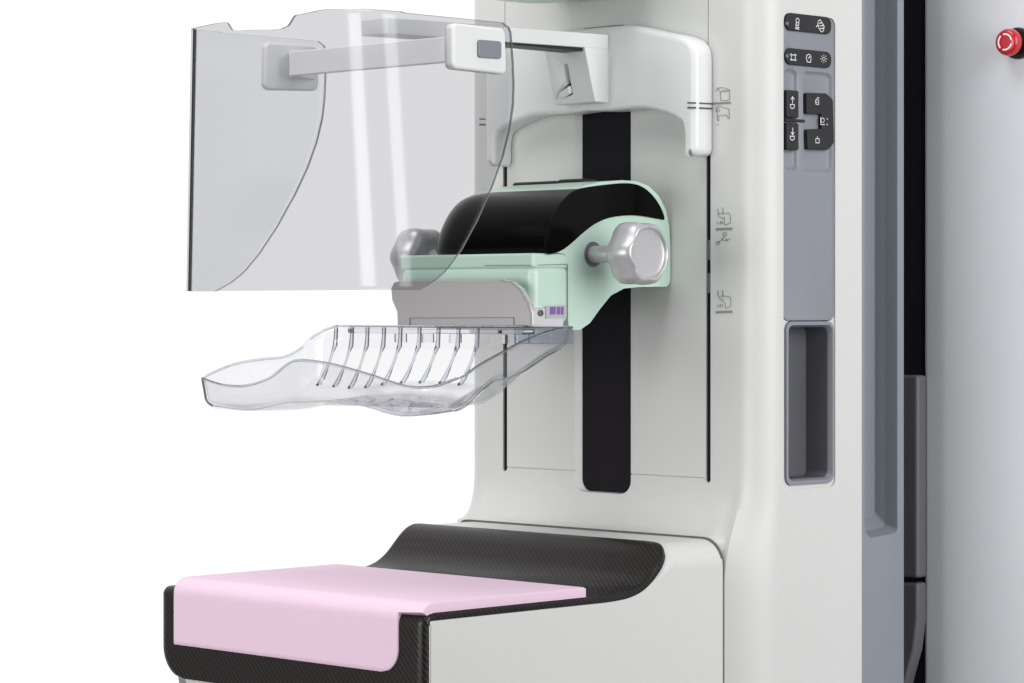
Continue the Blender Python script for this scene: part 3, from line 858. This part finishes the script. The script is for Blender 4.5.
st_ = next((k for k in range(len(lo_)) if (lo_[k]-lo_[k-1]) % N > 1), 0); lo_ = lo_[st_:]+lo_[:st_]
bead('base_outline', rings[10], .0009, 'rib', lo_)
# gusset ribs between rear wall and floor
ribs = [338.5, 354.5, 370, 386.5, 403, 422, 441, 461, 480]
for u in ribs:
    x = PY(u, 330, YR).x
    pts = []
    zt = .2545
    n = 12
    inner = []
    dpt = .029
    for k in range(n+1):
        f = k/n; y = YR-.0045-(dpt-.0045)*f**2.2
        z = zt+(floorz(x, YR-dpt)+.0015-zt)*f
        inner.append((y, z))
    outer = [(YR-dpt, floorz(x, YR-dpt)+.0002)]
    for k in range(1, 7):
        y = YR-dpt+(dpt-.003)*k/6; outer.append((y, floorz(x, y)+.0004))
    outer.append((YR-.002, zt))
    P = inner+outer
    prism('rib', [Vector((x-.0018, y, z)) for y, z in P], (.0036, 0, 0), 'rib', pad_root)
# top flange and near mounting lug
box('rear_flange', (PX0+.02, YR+.0005, .2485), (PX1-.075, YR+.018, .2535), 'clear', pad_root, bevel=.001)
for xa in (-.095, -.114, -.150, -.190, -.230, -.270):
    box('flange_rib', (xa-.0015, YR+.001, .2395), (xa+.0015, YR+.016, .2483), 'clear', pad_root)
ya, yb_ = YR-.004, YR+.040
box('mounting_lug', (-.066, YR-.034, .2400), (-.0155, YR-.0032, .2552), 'lug', pad_root, bevel=.0015)
# steel plate
YP = .2135+.001
zs0 = zy(460, 325.5, YP)
po_ = [(392.5, 326), (397.5, 326), (397, 312), (392, 300), (391, 288), (394, 282.5), (400, 280.8), (500, 279.8), (512, 281.5), (521, 289), (528, 302), (531.5, 313), (532, 325.5)]
pp = [PY(u, v, YP) for u, v in po_[1:]]
sp = prism('steel_plate', pp, (0, .0035, 0), 'metal', pad_root, bevel=.0006, label='brushed steel plate with a rounded near corner')
ed = [PY(u, v, YP-.0004) for u, v in ((500, 279.5), (512, 281.2), (521.5, 288.7), (528.8, 301.8), (532.5, 313), (533, 325.5), (530, 325.5), (529.5, 313), (526, 303), (519, 291), (511, 283.6), (500, 281.6))]
prism('plate_edge', ed, (0, .0045, 0), 'metaledge', sp, bevel=.0003)
strokes('plate_slot', [[(410, 325), (410, 318), (514, 317.6), (514, 325)]], lambda u, v: PY(u, v, YP-.0002), NY, .0006, 'conduit', sp)
# latch and label
YL = yb0+.008
lt = [PX(u, v, XN+.006) for u, v in ((535, 308), (566, 306.5), (566, 327), (530, 327), (531, 317))]
latch = prism('latch', [Vector((XN-.004, p.y, p.z)) for p in lt], (.007, 0, 0), 'metaledge', pad_root, bevel=.001)
pc = PX(540.5, 313, XN+.003)
v, f = lathe([(-.002, .0032), (.0012, .0032), (.0014, .0020), (.0002, .0018)], pc, 'X', 24)
obj('pin', v, f, 'conduit', latch, angle=40)
fl = lambda u, v: PX(u, v, XN+.003)
lp4 = [fl(*q) for q in ((545.5, 306), (566, 305), (566, 318), (545.5, 318.5))]
prism('label_plate', lp4, (.0008, 0, 0), 'silver', latch)
for a_, b_ in ((550, 555.5), (557, 560), (561, 563.5)):
    q = [PX(*w_, XN+.0039) for w_ in ((a_, 307), (b_, 306.7), (b_, 314.3), (a_, 314.6))]
    prism('label_mark', q, (.0003, 0, 0), 'purple', latch)

# ---------------- face shield
SX0, SX1, SY = -.322, -.058, -.012
sh_root = empty('face_shield', 'large transparent U-shaped face shield on a white arm, grey tinted, upper left of the machine', 'face shield', (XC, .08, .29))
rear = [(509.5, 20), (511, 60), (511, 85), (509.5, 105), (505, 130), (497, 157), (485, 187), (468, 221), (450, 250), (434, 270), (418, 283), (404, 289.5)]
rt_ = sorted([(zx(u, v, SX1), PX(u, v, SX1).y) for u, v in rear])
zb_s = zx(404, 290, SX1)
def yrear(z): return interp(rt_, z)
Rs = .037; MT = 60
def ztop(x, y):
    # top edge: low in the middle between two raised shoulders
    if y > SY+Rs: return .5440
    return smooth_interp([(SX0, .5445), (-.272, .5470), (-.262, .5470), (-.252, .5385), (-.240, .5375), (-.182, .5350), (-.174, .5365), (-.160, .5465), (-.120, .5485), (-.075, .5462), (SX1, .5448)], x)
grid = []
npan, narc, nfr = 26, 12, 90
paths = []
for j in range(MT+1):
    t = j/MT; t = .5-.5*math.cos(PI*t) if False else t
    row = []
    zz = zb_s+(.5440-zb_s)*t
    yr = yrear(zz)
    if zz > .534: yr -= .010*(1-math.sqrt(max(0, 1-((zz-.534)/.010)**2)))
    wd = .0150*(1-t); dy = .006*(1-t)
    def put(x, y):
        sx = (x-XC); xx = x+wd*(sx/abs(SX1-XC)) if abs(sx) < .2 else x
        z = zb_s+(ztop(x, y)-zb_s)*t
        row.append(Vector((xx, y+(dy if y < SY+Rs+.001 else dy*max(0, 1-(y-SY-Rs)/.1)), z)))
    ys = SY+Rs
    for k in range(npan): put(SX1, yr+(ys-yr)*k/npan)
    for k in range(narc+1):
        th = PI/2*k/narc; put(SX1-Rs+Rs*math.cos(th), ys-Rs*math.sin(th))
    for k in range(1, nfr): put(SX1-Rs+(SX0+Rs-SX1+Rs)*k/nfr, SY)
    for k in range(narc+1):
        th = PI/2*(1-k/narc); put(SX0+Rs*.35-Rs*.35*math.cos(th), (SY+Rs*.35)-Rs*.35*math.sin(th))
    for k in range(1, npan+1): put(SX0, SY+Rs*.35+(yr-SY-Rs*.35)*k/npan)
    grid.append(row)
v, f = loft(grid, closed=False, caps=False)
shp = obj('shield_panel', v, f, 'acrylic', sh_root, solid=(.003, 0), mats=['acrylic', 'acrylic_edge', 'acrylic_far', 'acrylic_edge'], angle=60)
for pl_ in shp.data.polygons:
    if pl_.index % (len(grid[0])-1) >= npan+narc+nfr+narc-1: pl_.material_index = 2
# added dark strip imitating the refracted edge of the far front corner
cj = [grid[j][npan+narc+nfr-1+narc//2+2] for j in range(MT+1)]
d1, d2 = Vector((1, -1, 0))/rt2*.0022, Vector((-1, -1, 0))/rt2*.0016
rgj = [[p+Vector((.0012, .0012, 0))+d1+d2, p+Vector((.0012, .0012, 0))-d1+d2, p+Vector((.0012, .0012, 0))-d1-d2, p+Vector((.0012, .0012, 0))+d1-d2] for p in cj]
v, f = loft(rgj); obj('corner_dark_edge', v, f, 'acrylic_dark_edge', sh_root, smooth=False, label='dark vertical strip imitating the refracted edge at the far front corner')
# support arm back to the mount
XA1 = -.155; XA0 = -.192
Ya_f = PX(387, 35, XA1).y
pa0 = PX(387, 32.5, XA1); zt_a = zx(607, 34.5, XA1); zb_a = zx(607, 49, XA1)
arm_poly = [(Ya_f, zx(387, 33.5, XA1)), (Ya_f, zx(387, 17.5, XA1)), (YA-.0002, zt_a), (YA-.0002, zb_a)]
arm = prism('support_arm', [Vector((XA0, y, z)) for y, z in fillet(arm_poly, [.001]*4)], (XA1-XA0, 0, 0), 'bright', sh_root, bevel=.004)
box('slide_rail', (XA0+.004, .25, zb_a-.004), (XA1-.004, YA-.002, zb_a+.001), 'key', arm)
# near bracket
XBk = SX1+.003
nb = [PX(u, v, SX1+.012) for u, v in ((453, 22.5), (506, 28.5), (507.5, 74.5), (453, 68.5))]
nbp = [Vector((SX1-.001, p[0], p[1])) for p in fillet([(q.y, q.z) for q in nb], .006)]
brn = prism('bracket', nbp, (.013, 0, 0), 'bright', sh_root, bevel=.003, label='white near bracket with a grey release button')
bb = [PX(u, v, SX1+.012) for u, v in ((477, 39.5), (500, 41.5), (500, 59), (477, 57.5))]
prism('release_button', [Vector((SX1+.0115, p[0], p[1])) for p in fillet([(q.y, q.z) for q in bb], .003)], (.003, 0, 0), 'button', brn, bevel=.001)
# far bracket on the inside of the far panel
fb = [PX(u, v, SX0+.010) for u, v in ((266, 41.5), (319, 46), (319.5, 91), (265, 90))]
prism('bracket', [Vector((SX0+.002, p[0], p[1])) for p in fillet([(q.y, q.z) for q in fb], .007)], (.008, 0, 0), 'barwhite', sh_root, bevel=.003, label='pale far bracket seen through the shield')
# crossbar between the brackets: from the far bracket towards the near one, lying in front of the arm
c0 = PX(277, 53, SX0+.010); c1 = PX(277, 77, SX0+.010)
yb1 = PX(314, 60, SX0+.012).y
zc0, zc1 = c1.z, c0.z
pts2 = fillet([(SX0+.009, yb1-.030), (SX0+.030, c0.y-.001), (SX1-.010, c0.y-.001), (SX1-.010, c0.y+.008), (SX0+.034, c0.y+.008), (SX0+.009, yb1+.006)], [.001, .012, .001, .001, .012, .001])
prism('crossbar', [Vector((x, y, zc0)) for x, y in pts2], (0, 0, zc1-zc0), 'barwhite', sh_root, bevel=.002)

# ---------------- gantry cabinet behind
cab = empty('gantry_cabinet', 'light grey cabinet behind the column at the right edge with a red stop button', 'cabinet', (.3, .9, -.55))
YB = .74
xl = PY(923, 300, YB).x
box('cabinet_body', (xl, YB, -.55), (xl+.55, 1.15, .8), 'cabinet', cab, bevel=.006, seg=4)
box('bearing_housing', (xl-.33, YB+.004, -.55), (xl-.0008, 1.05, .8), 'gapdark', cab, bevel=.003)
# conduit cover in the gap
YCd = .722; xa, xb = PY(893, 400, YCd).x, PY(917.5, 400, YCd).x
zt_c = zy(912, 376, .69); zm_c = zy(912, 582, .69)
box('conduit_cover', (xa, YCd, zm_c+.0006), (xb, .7395, zt_c), 'conduit', cab, bevel=.004, seg=6)
pc2 = [PY(u, v, YCd) for u, v in ((893, 582.8), (917.5, 582.8), (917.5, 620), (914, 650), (908, 672), (901, 700), (890, 720), (880, 700))]
prism('conduit_cover', [Vector((p.x, YCd, p.z)) for p in pc2], (0, .0175, 0), 'conduit', cab, bevel=.004, seg=5)
# stop button
pb_ = PY(1006, 42, YB-.024); cx, cz_ = pb_.x, pb_.z
_l = lathe
def lathe(prof, c, ax, n): return _l([(a_*.86, r_*.80) for a_, r_ in prof], c, ax, n)
sb = lathe([(0, .0205), (-.006, .0205), (-.008, .0185), (-.008, .012)], (cx, YB, cz_), 'Y', 40)
sbo = obj('stop_button', sb[0], sb[1], 'key', cab, angle=40, label='red mushroom emergency stop button')
v, f = lathe([(-.006, .010), (-.014, .0105), (-.016, .0165), (-.020, .0178), (-.026, .0172), (-.0292, .0155), (-.0302, .0125), (-.0300, .004), (-.0300, .0005)], (cx, YB, cz_), 'Y', 48)
obj('mushroom_cap', v, f, 'red', sbo, angle=60)
lathe = _l
V, Fc = [], []
for a0 in (10, 130, 250):
    n = 10; ring = []
    for k in range(n+1):
        th = math.radians(a0+95*k/n); ring.append((math.cos(th), math.sin(th)))
    q = [Vector((cx+c*.0090, YB-.0262, cz_+s_*.0090)) for c, s_ in ring]+[Vector((cx+c*.0073, YB-.0262, cz_+s_*.0073)) for c, s_ in ring[::-1]]
    v, f = prism_vf(q, (0, .0008, 0)); o0 = len(V); V += v; Fc += [[i+o0 for i in g] for g in f]
obj('arrow_ring', V, Fc, 'iconwhite', sbo, smooth=False)

# ------------------------------------------------------------------ light: studio surround and softboxes
w = bpy.data.worlds.new('World'); S.world = w; w.use_nodes = True
nt = w.node_tree; nt.nodes.clear(); L = nt.links
out = nt.nodes.new('ShaderNodeOutputWorld'); bg = nt.nodes.new('ShaderNodeBackground'); L.new(bg.outputs[0], out.inputs[0])
tc = nt.nodes.new('ShaderNodeTexCoord')
dot = nt.nodes.new('ShaderNodeVectorMath'); dot.operation = 'DOT_PRODUCT'; dot.inputs[1].default_value = FWD
L.new(tc.outputs['Generated'], dot.inputs[0])
r1 = nt.nodes.new('ShaderNodeMapRange'); r1.interpolation_type = 'SMOOTHSTEP'
r1.inputs['From Min'].default_value = .02; r1.inputs['From Max'].default_value = .75; r1.inputs['To Min'].default_value = .14; r1.inputs['To Max'].default_value = 1.06
L.new(dot.outputs['Value'], r1.inputs['Value'])
sep = nt.nodes.new('ShaderNodeSeparateXYZ'); L.new(tc.outputs['Generated'], sep.inputs[0])
r2 = nt.nodes.new('ShaderNodeMapRange'); r2.interpolation_type = 'SMOOTHSTEP'
r2.inputs['From Min'].default_value = .7; r2.inputs['From Max'].default_value = 1.0; r2.inputs['To Min'].default_value = 0; r2.inputs['To Max'].default_value = .45
L.new(sep.outputs['Z'], r2.inputs['Value'])
mxm = nt.nodes.new('ShaderNodeMath'); mxm.operation = 'MAXIMUM'; L.new(r1.outputs[0], mxm.inputs[0]); L.new(r2.outputs[0], mxm.inputs[1])
bg.inputs['Color'].default_value = (1, 1, 1, 1); L.new(mxm.outputs[0], bg.inputs['Strength'])

def softbox(name, loc, target, sx, sy, power, col=(1, 1, 1)):
    l = bpy.data.lights.new(name, 'AREA'); l.shape = 'RECTANGLE'; l.size = sx; l.size_y = sy; l.energy = power; l.color = col
    o = bpy.data.objects.new(name, l); C.objects.link(o); o.location = loc
    o.rotation_euler = (Vector(target)-Vector(loc)).to_track_quat('-Z', 'Y').to_euler()
T = (XC, .3, .25)
softbox('softbox_right', (2.6, .25, .9), T, 1.9, 2.4, 76, (1, 1, 1))
softbox('softbox_front', (-.55, -2.7, .38), T, 1.9, 1.5, 60, (1, .995, .99))
softbox('softbox_top', (-.4, -.75, 2.5), T, 2.2, 1.2, 46)

S.render.engine = 'CYCLES'
S.cycles.use_denoising = True
S.cycles.max_bounces = 24; S.cycles.transmission_bounces = 20; S.cycles.transparent_max_bounces = 24; S.cycles.glossy_bounces = 8
S.cycles.caustics_refractive = True; S.cycles.caustics_reflective = True; S.cycles.sample_clamp_indirect = 6
S.view_settings.view_transform = 'Standard'; S.view_settings.look = 'None'; S.view_settings.exposure = 0; S.view_settings.gamma = 1
